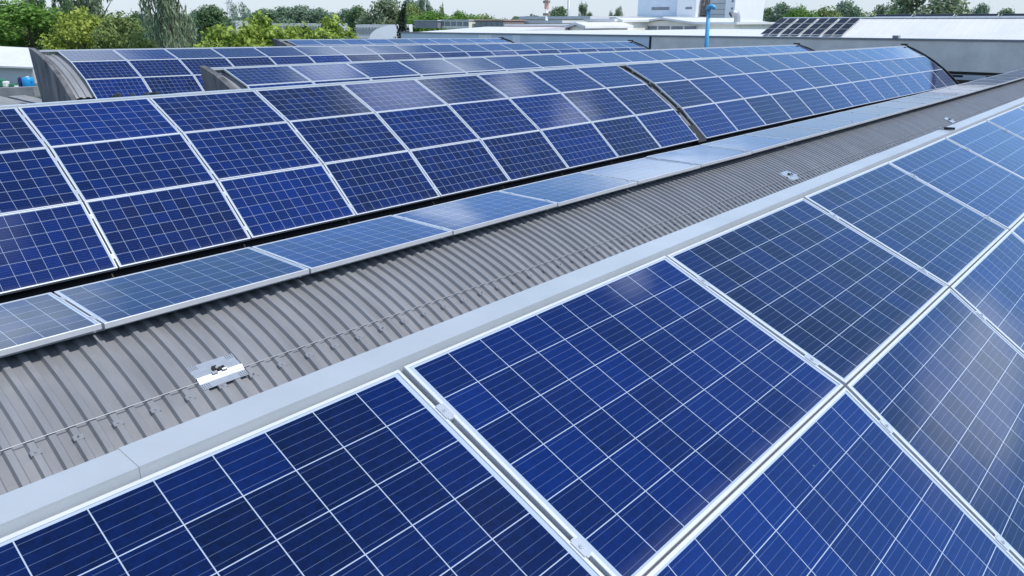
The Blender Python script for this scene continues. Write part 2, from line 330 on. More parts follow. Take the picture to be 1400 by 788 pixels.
def vault(g, y0, y1, label, sheet, endwall=True):
    x0 = LN[g][0][0]
    f = lambda y: dz(g, y)
    t = thing('vaulted_roof', label, 'roof', (x0+2, (y0+y1)/2, Z(-4)), 'vaulted factory roofs under solar panels')
    prof = curve(g, -.12, 2.62, -.15)
    part(ribbed(prof, f, y0+.12, y1, .20, .035, .06, .025), 'roof_sheet', sheet, t, fix=False)
    # back wall of the shed and the body under the sheet
    part(sweep(MB(), curve(g, 2.5, 3.62, -.20, 8)+list(reversed(curve(g, 2.5, 3.62, -.215, 8))), f, y0+.2, y1), 'valley_shade_strip', M_DARK, t)  # black strip added below the sheet to stand in for valley shade
    inner = curve(g, -.10, 3.60, -.23, 14)
    body = inner+[(inner[-1][0], -3.92), (inner[0][0], -3.92)]
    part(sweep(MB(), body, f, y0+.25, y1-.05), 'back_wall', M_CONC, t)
    if endwall:
        top = curve(g, -.12 if g == 'C' else -.24, 3.7, .045, 22)
        poly = top+[(top[-1][0]+.05, -3.95), (top[0][0]+.45, -3.95), (top[0][0]+.25, top[0][1]-1.4)]
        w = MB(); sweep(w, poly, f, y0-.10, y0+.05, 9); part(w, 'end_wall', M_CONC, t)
    e = curve(g, -.12, 3.3, -.17, 18)+list(reversed(curve(g, -.12, 3.3, .035, 18)))
    part(sweep(MB(), e, f, y1+.06, y1+.16, 9), 'edge_strip', M_DARK, t)  # thin black strip following the curve at the far end
    hk = e[0]
    part(MB().box(hk[0]-.10, hk[0]+.16, y1-.02, y1+.20, Z(hk[1]+f(y1)+.17), Z(hk[1]+f(y1)+.235)), 'edge_bracket', M_DARK, t)
    # ridge cap behind the top edge of the panels
    c0 = LN[g][0]
    cap = [(c0[0]-.016, c0[1]-.03), (c0[0]-.016, c0[1]+.018), (c0[0]-.136, c0[1]+.022), (c0[0]-.150, c0[1]-.10), (c0[0]-.144, c0[1]-.10), (c0[0]-.131, c0[1]+.014), (c0[0]-.024, c0[1]+.011), (c0[0]-.024, c0[1]-.03)]
    yy = y0+.12 if g != 'A' else -5.4; k = 0
    while yy < y1-.05:
        nxt = min(yy+6.02, y1)
        s = .0022*(k % 2)
        c2 = [(x+(-s if x < c0[0]-.1 else s), z+s) for x, z in cap]
        part(sweep(MB(), c2, f, yy, nxt+.035), 'ridge_flashing', M_FLASH, t); yy = nxt; k += 1
    return t
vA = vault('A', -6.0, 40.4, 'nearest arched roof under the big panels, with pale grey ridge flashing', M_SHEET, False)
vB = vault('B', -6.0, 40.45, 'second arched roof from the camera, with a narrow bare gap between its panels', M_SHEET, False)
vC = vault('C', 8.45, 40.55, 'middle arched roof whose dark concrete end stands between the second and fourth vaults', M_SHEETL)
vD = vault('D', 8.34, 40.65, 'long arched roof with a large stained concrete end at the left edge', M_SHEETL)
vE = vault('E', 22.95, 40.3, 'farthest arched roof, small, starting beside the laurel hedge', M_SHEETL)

# arched sheets between the vaults
def arch(xc, z0, R, g, y0, y1, a0, a1, label, mt, pitch=.117):
    f = lambda y: dz(g, y)
    t = thing('arched_roof', label, 'roof', (xc, (y0+y1)/2, Z(-4)), 'low arched sheet roofs between the vaults')
    prof = [(xc+R*math.sin(a0+(a1-a0)*i/30), z0-R*(1-math.cos(a0+(a1-a0)*i/30))) for i in range(31)]
    return t, prof, f
AX, AZ0, AR = -6.2, -2.055, 3.45
tS, prof, fS = arch(AX, AZ0, AR, 'S', -3, 40.4, -.78, .82, 'dark grey ribbed arched roof between the nearest and second vaults', M_SHEET)
def zarch(x): return AZ0-AR*(1-math.cos(math.asin((x-AX)/AR)))
WIRE_X = -4.758
A_E = math.asin((-6.335-AX)/AR)      # the sheet stops at the far edge of the flat panels
pu = [(AX+AR*math.sin(a), AZ0-AR*(1-math.cos(a))) for a in [A_E+(math.asin((WIRE_X-AX)/AR)-A_E)*i/22 for i in range(23)]]
pl_ = [(AX+AR*math.sin(a), AZ0-AR*(1-math.cos(a))-.0015) for a in [math.asin((WIRE_X-.12-AX)/AR)+(.82-math.asin((WIRE_X-.12-AX)/AR))*i/12 for i in range(13)]]
Y_R = -3.0245
part(ribbed(pu, fS, Y_R, 40.3, .117, .028, .038, .0125), 'upper_sheet', M_SHEET, tS, fix=False)
part(ribbed(pl_, fS, Y_R, 40.3, .117, .028, .038, .0125), 'lower_sheet', M_SHEET, tS, fix=False)
part(sweep(MB(), [(-6.30, -2.10), (-6.30, -4.0), (-3.5, -4.0), (-3.5, -3.25), (-4.5, -2.56), (-5.4, -2.20)], fS, -2.9, 40.25), 'roof_core', M_CONC, tS)
rowb = MB()
k = 0; yb = Y_R+.0845
for k in range(0, 180, 2):
    y = yb+.117*k
    if y < -.2 or y > 20.3: continue
    x = -4.67; z = zarch(x)+.028*.94+fS(y); sl = (x-AX)/math.sqrt(AR**2-(x-AX)**2)
    b = MB(); tx = Vector((1, 0, -sl)).normalized(); ty = Vector((0, 1, 0)); tn = tx.cross(ty)
    c = Vector((x, y, Z(z)))
    b.obox(c+tn*.002, tx*.019, ty*.024, tn*.0022)
    b.obox(c+tn*-.006+ty*.026, tx*.019, ty*.003, tn*.009); b.obox(c+tn*-.006-ty*.026, tx*.019, ty*.003, tn*.009)
    b.tube([c+tn*.003, c+tn*.010], .008, 6)
    if k % 10 == 6: b.tube([c+tn*.010, c+tn*.024], [.0045, .004], 6)
    part(b, 'roof_bolt', M_BOLT, tS)

xT, zT = -26.842+(AX+11.315), -.98+(AZ0+1.039)
tT, profT, fT = arch(xT, zT, AR, 'T', 8.4, 40, -.78, .8, 'pale ribbed arched roof half hidden behind the second vault', M_SHEETL)
part(ribbed(profT, fT, 8.4, 40, .117, .028, .038, .0125), 'roof_sheet', M_SHEETL, tT, fix=False)
part(sweep(MB(), [(x, z-.06) for x, z in profT]+[(profT[-1][0], -4), (profT[0][0], -4)], fT, 8.6, 39.9), 'roof_core', M_CONC, tT)

# ------------------------------------------------------------------ solar panels
PL, PW, PT = 1.65, .992, .04
def panel_meshes(length, width, lip, pvm, framem, suffix):
    fr = MB(); a, b = length/2, width/2
    o_ = [(-a, -b), (a, -b), (a, b), (-a, b)]; i_ = [(-a+lip, -b+lip), (a-lip, -b+lip), (a-lip, b-lip), (-a+lip, b-lip)]
    bv = .0015
    rings = [[(x, y, -PT) for x, y in o_], [(x, y, -bv) for x, y in o_],
             [(x*(1-bv/abs(x)), y*(1-bv/abs(y)), 0) for x, y in o_], [(x, y, 0) for x, y in i_], [(x, y, -.0045) for x, y in i_]]
    for r in rings: fr.v += r
    for k in range(len(rings)-1):
        for j in range(4): p = k*4+j; q = k*4+(j+1) % 4; fr.f.append((p, q, q+4, p+4))
    fr.f.append((3, 2, 1, 0))
    mf = fr.mesh('frame'+suffix, framem, fix=False)
    gl = MB().quad(*[(x, y, -.004) for x, y in i_]); mg = gl.mesh('cells'+suffix, pvm, fix=False)
    uvl = mg.uv_layers.new(name='UVMap')
    for lp in mg.loops:
        v = mg.vertices[lp.vertex_index].co; uvl.data[lp.index].uv = (v.x+a, v.y+b)
    return mf, mg
MF, MG = panel_meshes(PL, PW, .0125, M_PV, M_ALU, '')
cl = MB(); cl.box(-.016, .016, -.028, .028, .0002, .004); cl.box(-.0085, .0085, -.035, .035, -.05, .0002)
cl.tube([(0, 0, .004), (0, 0, .0085)], .0085, 8); cl.tube([(0, 0, .0085), (0, 0, .0115)], .0045, 6)
MC = cl.mesh('clamp', M_CLAMP)
random.seed(11)
ORD = ['first', 'second', 'third', 'fourth', 'fifth', 'sixth', 'seventh', 'eighth', 'ninth', 'tenth', 'eleventh', 'twelfth', 'thirteenth', 'fourteenth', 'fifteenth', 'sixteenth', 'seventeenth', 'eighteenth', 'nineteenth', 'twentieth', 'twenty-first', 'twenty-second', 'twenty-third', 'twenty-fourth']
proto = {}
def make_panel(g, ta, tb, ya, label, group, clamps):
    top, bot = LN[g][ta], LN[g][tb]
    ym = ya+P/2; zz = dz(g, ym)
    ct = Vector(((top[0]+bot[0])/2, ym, Z((top[1]+bot[1])/2+zz)))
    ex = Vector((0, 1, (dz(g, ya+P)-dz(g, ya))/P)).normalized()
    ey = Vector((top[0]-bot[0], 0, top[1]-bot[1])).normalized(); ez = ex.cross(ey).normalized(); ey = ez.cross(ex)
    # each panel sits a hair out of true, so every one mirrors a slightly different bit of sky
    rot = Matrix((ex, ey, ez)).transposed() @ Matrix.Rotation(random.gauss(0, .0035), 3, 'X') @ Matrix.Rotation(random.gauss(0, .0022), 3, 'Y')
    if clamps not in proto:
        t = thing('solar_panel', label, 'solar panel')
        o = bpy.data.objects.new('frame', MF); COL.objects.link(o); o.parent = t
        o = bpy.data.objects.new('cells', MG); COL.objects.link(o); o.parent = t
        if clamps:
            for yy in (.27, -.33):
                o = bpy.data.objects.new('clamp', MC); COL.objects.link(o); o.parent = t; o.location = (PL/2+.01, yy, .001)
        proto[clamps] = t
    else: t = copy_tree(proto[clamps])
    wd = math.dist(top, bot)-(.009 if len(LN[g]) > 2 else 0)      # clear joint between rows
    t.matrix_world = Matrix.Translation(ct) @ rot.to_4x4() @ Matrix.Diagonal((1, wd/PW, 1, 1))
    tag(t, label, 'solar panel', group)
    return t
ROWN = ['top row', 'middle row', 'bottom row']
def rows(g, key, rws, k0, k1, where, clamps, group):
    for r in rws:
        for k in range(k0, k1):
            lab = f'blue solar panel in {ROWN[r]} of {where}, {ORD[k-k0]} from left'
            make_panel(g, r, r+1, Y0[key]+P*k, lab, group, clamps)
rows('A', 'A', (0, 1, 2), -1, 9, 'the nearest vault', True, 'solar panels on the nearest vault')
rows('B', 'Ba', (0, 1, 2), -1, 8, 'the second vault\'s near section', True, 'solar panels on the second vault')
rows('B', 'Bb', (0, 1, 2), 0, 14, 'the second vault\'s far section', False, 'solar panels on the second vault')
rows('C', 'C', (0, 1), 0, 19, 'the third vault', False, 'solar panels on the third vault')
rows('D', 'D', (0, 1), 0, 19, 'the fourth vault', False, 'solar panels on the fourth vault')
rows('D', 'D', (2,), 0, 5, 'the fourth vault', False, 'solar panels on the fourth vault')
rows('E', 'E', (0, 1), 0, 10, 'the farthest vault', False, 'solar panels on the farthest vault')
for k in range(-1, 22):
    make_panel('S', 0, 1, Y0['S']+P*k, f'flat-lying blue solar panel on the dark ribbed roof, {ORD[k+1]} from left', 'single flat row of solar panels on the arched roof', True)
for k in range(0, 5):
    make_panel('T', 0, 1, Y0['T']+P*k, f'flat-lying solar panel on the pale arched roof behind the second vault, {ORD[k]} from left', 'flat row of panels behind the second vault', False)
# mounting rails under the rows
def rails(t, g, lines, y0, y1):
    for (ta, tb) in lines:
        for fr_ in (.23, .83):
            a, b = LN[g][ta], LN[g][tb]; x = a[0]+(b[0]-a[0])*fr_; z = a[1]+(b[1]-a[1])*fr_-.075
            part(sweep(MB(), [(x-.02, z-.03), (x+.02, z-.03), (x+.02, z+.03), (x-.02, z+.03)], lambda y: dz(g, y), y0, y1, 6), 'mounting_rail', M_CLAMP, t)
rails(vA, 'A', [(0, 1), (1, 2), (2, 3)], -.3, 16.6)
rails(vB, 'B', [(0, 1), (1, 2), (2, 3)], 1.4, 16.50); rails(vB, 'B', [(0, 1), (1, 2), (2, 3)], 16.95, 40.4)
rails(tS, 'S', [(0, 1)], 0, 38)
# black cable clips and bracket in the bare gap of the second vault
for fr_, nm in ((.02, 0), (1.0, 1), (2.02, 2)):
    k = min(int(fr_), 2); a, b = LN['B'][k], LN['B'][k+1]; q = fr_-k
    x, z = a[0]+(b[0]-a[0])*q, a[1]+(b[1]-a[1])*q
    y = 16.73; d = dz('B', y)
    part(MB().box(x-.05, x+.05, y-.16, y+.13, Z(z+d-.075), Z(z+d-.03)), 'cable_bracket', M_DARK, vB)
a, b = LN['B'][2], LN['B'][3]
part(MB().obox(((a[0]*.28+b[0]*.72), 16.72, Z(a[1]*.28+b[1]*.72+dz('B', 16.7)-.09)), ((b[0]-a[0])*.26, 0, (b[1]-a[1])*.26), (0, .19, 0), (.02, 0, .02)), 'cable_cover', M_DARK, vB)

# ------------------------------------------------------------------ lifeline, anchor plates, small things on the near roofs
def archpt(x, y, h): 
    sl = (x-AX)/math.sqrt(AR**2-(x-AX)**2); n = Vector((sl, 0, 1)).normalized()
    return Vector((x, y, Z(zarch(x)+fS(y))))+n*h
cab = MB().tube([archpt(WIRE_X, y, .038) for y in [i*.5-2.5 for i in range(86)]], .0029, 6)
tag(cab.build('lifeline_cable', M_GALV, smooth=True), 'thin steel lifeline cable running along the dark ribbed roof through the anchor plates', 'cable')
def anchor(y, label, first=None):
    c = archpt(-4.80, y, .028); sl = (-4.80-AX)/math.sqrt(AR**2-(4.80+AX)**2)
    if first is None:
        t = thing('anchor_plate', label, 'roof anchor', (0, 0, 0), 'lifeline anchor plates on the ribbed roof')
        p = MB()          # plate with a shallow fold running along the roof, corners drilled
        prf = [(-.12, .0), (-.045, .0), (-.035, .006), (.012, .006), (.020, .020), (.058, .004), (.066, .002), (.12, .002)]
        for i in range(len(prf)-1):
            (x0, z0), (x1, z1) = prf[i], prf[i+1]
            p.quad((x0, -.168, z0), (x1, -.168, z1), (x1, .168, z1), (x0, .168, z0)); p.quad((x0, -.168, z0-.003), (x0, .168, z0-.003), (x1, .168, z1-.003), (x1, -.168, z1-.003))
        for sy in (-.168, .168): p.quad(*[(x, sy, z) for x, z in prf]+[(x, sy, z-.003) for x, z in reversed(prf)])
        for x, z in (prf[0], prf[-1]): p.quad((x, -.168, z), (x, .168, z), (x, .168, z-.003), (x, -.168, z-.003))
        p.build('plate', M_STEEL, t)
        h = MB()
        for cx in (-.098, .095):
            for cy in (-.135, .135):
                for i in range(3):
                    for j in range(4):
                        x = cx+(i-1)*.015; yy = cy+(j-1.5)*.015; z = .0012 if cx < 0 else .0032
                        h.quad(*[(x+.0042*math.cos(a*math.pi/3), yy+.0042*math.sin(a*math.pi/3), z) for a in range(6)])
        h.build('drilled_holes', M_DARK, t)
        bkt = MB().box(-.040, .004, -.032, .0, .007, .028); bkt.box(-.020, .016, -.002, .046, .010, .022); bkt.box(-.012, .022, .03, .043, .010, .034)
        bkt.build('bracket', M_DARK, t)
        bo = MB().tube([(-.005, -.012, .03), (-.005, -.012, .044)], .010, 6); bo.tube([(.02, .015, .028), (.02, .05, .028)], .012, 8); bo.box(.012, .034, -.06, -.02, .012, .032)
        bo.build('cable_clamp', M_GALV, t)
    else: t = copy_tree(first)
    ex = Vector((1, 0, -sl)).normalized(); ey = Vector((0, 1, 0)); ez = ex.cross(ey)
    t.matrix_world = Matrix.Translation(c) @ Matrix((ex, ey, ez)).transposed().to_4x4()
    tag(t, label, 'roof anchor'); return t
a0 = anchor(2.245, 'large steel anchor plate with black bracket at lower left, nearest on the ribbed roof')
anchor(12.0, 'small steel anchor plate on the ribbed roof, in the middle distance', a0)
anchor(21.65, 'tiny steel anchor plate on the ribbed roof near the right edge', a0)
c0 = LN['A'][0]; yb = 8.55; zb = c0[1]+dz('A', yb)
t = thing('cable_clip', 'black cable clip lying across the pale ridge flashing at right', 'clip', (c0[0]-.08, yb, Z(zb+.03)))
part(MB().obox((c0[0]-.075, yb, Z(zb+.034)), (.062, -.012, .003), (.003, .016, 0), (0, 0, .011)), 'strap', M_DARK, t)
part(MB().box(c0[0]-.15, c0[0]-.105, yb-.035, yb+.02, Z(zb+.0235), Z(zb+.04)), 'foot', M_GALV, t)

# black tarpaulin bundle at the near end of the pale arch
random.seed(5)
tb = MB(); 
for i in range(3):
    yq = 8.55+i*.42; tb.tube([(xT-.5+.25*j, yq+.1*math.sin(j*1.7+i), Z(zT+.05+.09*math.sin(j*1.3+i*2))) for j in range(7)], [.03, .07, .09, .06, .10, .07, .03], 7)
tag(tb.build('tarpaulin', M_DARK, smooth=True), 'black folded tarpaulin on the near end of the pale arched roof', 'tarpaulin')

# ------------------------------------------------------------------ flat roofs and beams before the left vault ends
lo = thing('flat_roof', 'low flat concrete roof in front of the stained vault end at left', 'roof', (-22, 2, Z(-4)))
part(MB().box(-36, -12.2, -8.5, 8.1, Z(-3.88), Z(-2.42)), 'slab', M_CONCL, lo)
def beam(p, q, w, h, label, mt=M_CONCL):
    p, q = Vector(p), Vector(q); d = (q-p); n = Vector((-d.y, d.x, 0)).normalized()
    b = MB().obox((p+q)/2-Vector((0, 0, h/2)), d/2, n*w/2, (0, 0, h/2)); o = b.build('concrete_beam', mt); tag(o, label, 'beam', 'concrete beams on the low flat roof'); return o
beam(at(-25, 121, 29.5), at(50, 118.5, 29.5), .45, .34, 'long pale concrete beam level with the blue tank, touching the stained vault end')
beam(at(-12, 132, 26.8), at(38, 144, 25.0), .5, .2, 'sloping grey beam at the far left edge above the second vault')
beam(at(22, 131, 27.6), at(66, 141, 25.6), .55, .26, 'short dark-sided beam lying in front of the stained vault end')
beam(at(50, 133, 28), at(70, 134.5, 27.6), .35, .1, 'small dark slab at the foot of the stained vault end', M_DARK)

# ------------------------------------------------------------------ far grey wall, white roofs and industrial buildings
def X(px, Y, py=45): return aty(px, py, Y).x
def ZZ(py, Y, px): return aty(px, py, Y).z
WY = 44.0; zt = Z(-.89)
wh = thing('warehouse', 'long grey-walled warehouse with flat white roof behind the vault ends', 'building', (-15, 60, 0))
xL, xJ, xR = X(548, WY), X(890, WY), 30
part(MB().box(xL, xJ-.08, WY, WY+.3, 0, zt), 'cladding_wall', M_WALLB, wh)
part(MB().box(xJ+.08, xR, WY-.02, WY+.3, Z(-2.33), zt), 'rendered_wall', M_WALL, wh)
part(MB().box(xJ-.08, xJ+.08, WY-.03, WY+.2, 0, zt+.02), 'joint', M_DARK, wh)
part(MB().box(xL-.1, xR, WY-.10, WY+.42, zt+.003, zt+.085), 'coping', M_WIN, wh)
part(MB().box(xJ+.08, xR, WY+1.2, WY+1.5, 0, Z(-2.33)), 'recessed_wall', M_WIN, wh)
part(MB().box(xJ+.08, xR, WY-.05, WY+.35, Z(-2.72), Z(-2.48)), 'ledge', M_GREYB, wh)
for i in range(8):
    x = X(1300, WY)+i*1.9; part(MB().box(x, x+.9, WY-.056, WY-.03, Z(-2.60), Z(-2.50)), 'slot', M_DARK, wh)
part(MB().box(xL, xR, WY+.43, 100, zt-.35, zt-.05), 'roof', M_WHITE, wh)
part(MB().box(X(655, WY), X(672, WY), WY-.012, WY-.002, Z(-2), zt-.05), 'pale_panel', M_WHITEP, wh)
part(MB().box(X(701, WY), X(711, WY), WY-.012, WY-.002, Z(-2), zt-.05), 'pale_panel', M_WHITEP, wh)
pp = MB().tube([(X(1285, 43), 43.2, Z(-2.93)), (X(1480, 43), 43.2, Z(-2.93))], .05, 8)
tag(pp.build('white_pipe', M_WHITEP, smooth=True), 'thin white pipe in the dark gap under the grey wall at right', 'pipe')

def bldg(name, label, px0, px1, pyt, Yf, depth, wallm, roofm, over=.4, rh=.25, pyref=None, cat='building'):
    x0, x1 = X(px0, Yf, pyt), X(px1, Yf, pyt); zt_ = ZZ(pyt, Yf, (px0+px1)/2)
    t = thing(name, label, cat, ((x0+x1)/2, Yf+depth/2, 0))
    part(MB().box(x0, x1, Yf, Yf+depth, 0, zt_-rh), 'wall', wallm, t)
    part(MB().box(x0-over, x1+over, Yf-over, Yf+depth+over, zt_-rh, zt_), 'roof', roofm, t)
    return t, x0, x1, zt_
def winrow(t, x0, x1, Yf, z0, z1, n, mt=M_WIN, gap=.12, name='window'):
    w = (x1-x0)/n
    for i in range(n): part(MB().box(x0+i*w+w*gap/2, x0+(i+1)*w-w*gap/2, Yf-.06, Yf+.02, z0, z1), name, mt, t)
def gable(name, label, px0, px1, pye, pyr, Yf, depth, wallm, roofm, ridge='y'):      # gable facing the camera side (-Y)
    x0, x1 = X(px0, Yf, pye), X(px1, Yf, pye); ze = ZZ(pye, Yf, (px0+px1)/2); zr = ZZ(pyr, Yf, (px0+px1)/2); xm = (x0+x1)/2
    t = thing(name, label, 'building', (xm, Yf+depth/2, 0))
    part(MB().prism([(x0, 0), (x1, 0), (x1, ze), (xm, zr-.1), (x0, ze)], 'y', Yf, Yf+depth), 'wall', wallm, t)
    e = .5
    part(MB().prism([(x0-e, ze-.12), (xm, zr), (x1+e, ze-.12), (x1+e, ze+.16), (xm, zr+.28), (x0-e, ze+.16)], 'y', Yf-e, Yf+depth+e), 'roof', roofm, t)
    return t, x0, x1, ze, zr
# low white hall behind the wall, left part, with roof boxes
z1 = ZZ(36.6, 74, 640); xh0, xh1 = X(567, 62), X(703, 66)
hl = thing('white_hall', 'white sloping roof left of the cream sheds, carrying three roof boxes', 'building', ((xh0+xh1)/2, 74, 0))
part(MB().prism([(60, ZZ(47, 60, 640)), (74, z1), (100, z1-.8), (100, 0), (60, 0)], 'x', xh0, xh1), 'roof', M_WHITE, hl)
xl0, xl1 = X(700, 62), X(1046, 58)
lr = thing('white_hall', 'wide low white roof between the grey wall and the gabled halls', 'building', ((xl0+xl1)/2, 72, 0))
part(MB().prism([(50, zt-.04), (80, ZZ(41.3, 80, 870)), (102, ZZ(41.3, 80, 870)-.8), (102, 0), (50, 0)], 'x', xl0, xl1), 'roof', M_WHITE, lr)
def rbox(px0, px1, pyt, pyb, Yf, d, mt, top, label):
    x0, x1 = X(px0, Yf, pyt), X(px1, Yf, pyt); zt_, zb_ = ZZ(pyt, Yf, px0), ZZ(pyb, Yf, px0)
    t = thing('roof_box', label, 'roof unit', ((x0+x1)/2, Yf+d/2, zb_), 'boxes on the white hall roof')
    part(MB().box(x0, x1, Yf, Yf+d, zb_-.3, zt_-.12), 'casing', mt, t); part(MB().box(x0-.15, x1+.15, Yf-.15, Yf+d+.15, zt_-.12, zt_), 'lid', top, t)
    n = max(2, int((x1-x0)/1.2)); w = (x1-x0)/n
    for i in range(n): part(MB().box(x0+i*w+.1, x0+(i+1)*w-.1, Yf-.03, Yf+.01, zb_+.1, zt_-.3), 'louvre', M_WIN if mt != M_PINK else M_BROWN, t)
rbox(566, 598, 28, 36, 90, 5, M_WIN, M_GREYB, 'long dark grey roof box beside the dark cypress')
rbox(600, 641, 27.2, 36.5, 91, 5, M_CREAM, M_WHITE, 'white roof box with louvres, middle of three')
rbox(650, 688, 27.5, 37.5, 92, 5, M_BROWN, M_PINK, 'reddish roof box, right of three')
# cream sheds
t, x0, x1, z1 = bldg('cream_shed', 'cream shed with a faded red roof edge and a strip of windows', 697, 781, 33.5, 76, 9, M_CREAM, M_WHITE, .5, .3)
part(MB().box(x0-.5, x1+.5, 75.46, 75.49, z1-.42, z1-.22), 'red_trim', M_PINK, t)
winrow(t, x0+.3, x1-.1, 76, z1-1.5, z1-.75, 5, M_WHITEP, .08)
t2, a_, b_, _, _ = gable('small_gable_shed', 'small cream gable end right of the red-edged shed', 780, 799, 37.5, 34.2, 75.6, 9, M_CREAM, M_WHITE)
t, x0, x1, z1 = bldg('rear_hall', 'wide white-roofed hall behind the red-edged shed', 716, 806, 22.5, 118, 20, M_CREAM, M_WHITE, .6, .5)
t, x0, x1, z1 = bldg('middle_hall', 'low white-roofed hall between the rear hall and red-edged shed', 700, 768, 28.2, 98, 12, M_CREAM, M_WHITE, .5, .4)
t, x0, x1, z1 = bldg('windowed_block', 'cream block with two large pale windows', 803, 839, 26.5, 96, 12, M_CREAM, M_WHITE, .4, .3)
winrow(t, x0+.3, x1-.2, 96, z1-1.75, z1-.65, 2, M_GREYB, .1); winrow(t, x0, x1, 96, z1-2.3, z1-1.95, 1, M_WALLB, .02, 'sill_band')
gable('narrow_gable', 'narrow cream gable right of the two-windowed block', 838, 850, 29, 26.8, 97, 12, M_CREAM, M_WHITE)
t, x0, x1, z1 = bldg('long_white_hall', 'long white roof below the tower block, left side', 806, 905, 23.2, 124, 16, M_CREAM, M_WHITE, .6, .4)
t, x0, x1, ze, zr = gable('wide_gable_hall', 'wide low gable hall in front of the tower block', 858, 958, 33.5, 27, 104, 24, M_CREAM, M_WHITE)
winrow(t, x0+1, x1-.5, 104, ze-1.0, ze-.25, 5, M_WIN, .14)
t, x0, x1, z1 = bldg('flat_cream_block', 'flat-roofed cream block behind the blue pole', 956, 1005, 30.5, 103, 14, M_CREAM, M_WHITE, .5, .3)
winrow(t, x0+1, x1-1, 103, z1-1.9, z1-1.7, 4, M_BROWN, .05, 'dark_band')
# tower block
Yt = 140
t = thing('tower_block', 'tall pale plant tower with grey and white faces', 'building', (X(930, Yt), Yt+6, 0))
zt_ = ZZ(-14, Yt, 930)
xa, xb, xc_, xd, xe, xf = [X(q, Yt, 10) for q in (872, 930, 956, 968, 993, 1006)]
part(MB().box(xa, xb, Yt, Yt+14, 0, zt_), 'grey_block', M_WALLB, t)
part(MB().box(xb+.01, xc_, Yt-1.2, Yt+10, 0, zt_), 'white_block', M_WHITEP, t)
part(MB().box(xd, xe, Yt+.6, Yt+12, 0, zt_), 'panel_block', M_GREYB, t)
part(MB().box(xe+.01, xf, Yt-.4, Yt+12, 0, zt_), 'corner_block', M_WHITEP, t)
zl = ZZ(12, Yt, 900)
winrow(t, X(889, Yt), X(913, Yt), Yt, zl-.28, zl+.28, 3, M_WIN, .04, 'louvre_window')
winrow(t, X(939, Yt), X(948, Yt), Yt-1.2, zl-.2, zl+.2, 1, M_WIN, .04, 'louvre_window')
for q in (2, 12, 19): part(MB().box(X(998, Yt), X(1000.5, Yt), Yt-.46, Yt-.38, ZZ(q, Yt, 998)-.18, ZZ(q, Yt, 998)+.18), 'porthole', M_WIN, t)
for q in (-4, 5, 13, 20): part(MB().box(xd+.02, xe-.02, Yt+.55, Yt+.61, ZZ(q, Yt, 980)-.05, ZZ(q, Yt, 980)+.05), 'panel_seam', M_WIN, t)
st = MB(); z = 6.
while z < zt_:
    for q in (xc_+.15, xd-.15): st.box(q-.07, q+.07, Yt+.4, Yt+.54, z, z+1.6)
    st.tube([(xc_+.15, Yt+.45, z), (xd-.15, Yt+.45, z+1.6)], .07, 5); st.tube([(xd-.15, Yt+.5, z), (xc_+.15, Yt+.5, z+1.6)], .05, 5); st.box(xc_+.1, xd-.1, Yt+.35, Yt+2, z-.05, z+.05); z += 1.6
part(st, 'stair_frame', M_BROWN, t); part(MB().box(xc_+.01, xd-.01, Yt+2.4, Yt+9, 0, zt_), 'stair_back', M_GREYB, t)
# exhaust elbow on the cream block
Ye = 108; xq = X(1008, Ye, 25); zq = ZZ(24, Ye, 1008); rr = .45
el = thing('exhaust_duct', 'silver exhaust duct with a bent dark mouth right of the tower', 'duct', (xq, Ye, 0))
part(MB().tube([(xq, Ye, 5), (xq, Ye, zq), (xq-.08, Ye-.12, zq+.45), (xq-.35, Ye-.5, zq+.6), (xq-.65, Ye-.85, zq+.35)], rr, 12, True), 'bent_pipe', M_GALV, el, True)
part(MB().tube([(xq-.651, Ye-.853, zq+.349), (xq-.665, Ye-.87, zq+.335)], rr*.86, 12, True), 'dark_mouth', M_DARK, el)
t, x0, x1, z1 = bldg('striped_shed', 'low shed with red and white striped side right of the exhaust duct', 1012, 1043, 33, 112, 10, M_WHITEP, M_WHITE, .3, .25)
winrow(t, x0+.2, x1-.2, 112, z1-1.05, z1-.5, 6, M_RED, .35, 'red_stripe')
# blue pole
xb_ = X(966, 42.6, 60); zb_ = ZZ(12, 42.6, 968); xt_ = X(969, 42.6, 14)
po = thing('blue_pole', 'sky blue pole with a hooked head in front of the grey wall', 'pole', (xb_, 42.6, Z(-3.9)))
part(MB().tube([(xb_-.35, 42.6, Z(-3.9)), (xb_, 42.6, Z(-1.5)), (xt_, 42.6, zb_)], [.15, .13, .11], 10), 'shaft', M_BLUEP, po, True)
part(MB().tube([(xt_-.03, 42.6, zb_-.12), (xt_, 42.6, zb_+.06), (xt_+.12, 42.6, zb_+.13), (xt_+.3, 42.62, zb_+.08), (xt_+.34, 42.62, zb_-.04)], [.15, .16, .14, .12, .09], 10), 'hooked_head', M_BLUEP, po, True)
# right: pitched white roof with black panels
Yg, Yr = 44.9, 48.0
xg0 = X(1040, Yg, 50); zr_ = Z(.18); zg0 = zt+.02
gr = thing('pitched_hall', 'white pitched roof at upper right carrying black panels', 'building', (0, 52, 0))
sk = 0.0
part(MB().quad((xg0, Yg, zg0), (34, Yg, zg0), (34, Yr, zr_), (xg0, Yr, zr_)).quad((xg0, Yr, zr_), (34, Yr, zr_), (34, Yr+9, zr_-1), (xg0, Yr+9, zr_-1)), 'roof', M_WHITE, gr, fix=False)
part(MB().prism([(Yg+.05, zg0-.35), (Yr, zr_-.05), (Yr+9, zr_-1.05), (Yr+9, zg0-.35)], 'x', xg0+.1, 33.5), 'wall', M_WHITEP, gr)
seams = MB(); x = xg0+.3
sl_ = (zr_-zg0)/(Yr-Yg)
while x < 22: seams.obox((x, (Yg+Yr)/2, (zg0+zr_)/2+.006), (.008, 0, 0), (0, (Yr-Yg)/2, (zr_-zg0)/2), (0, 0, .009)); x += .6
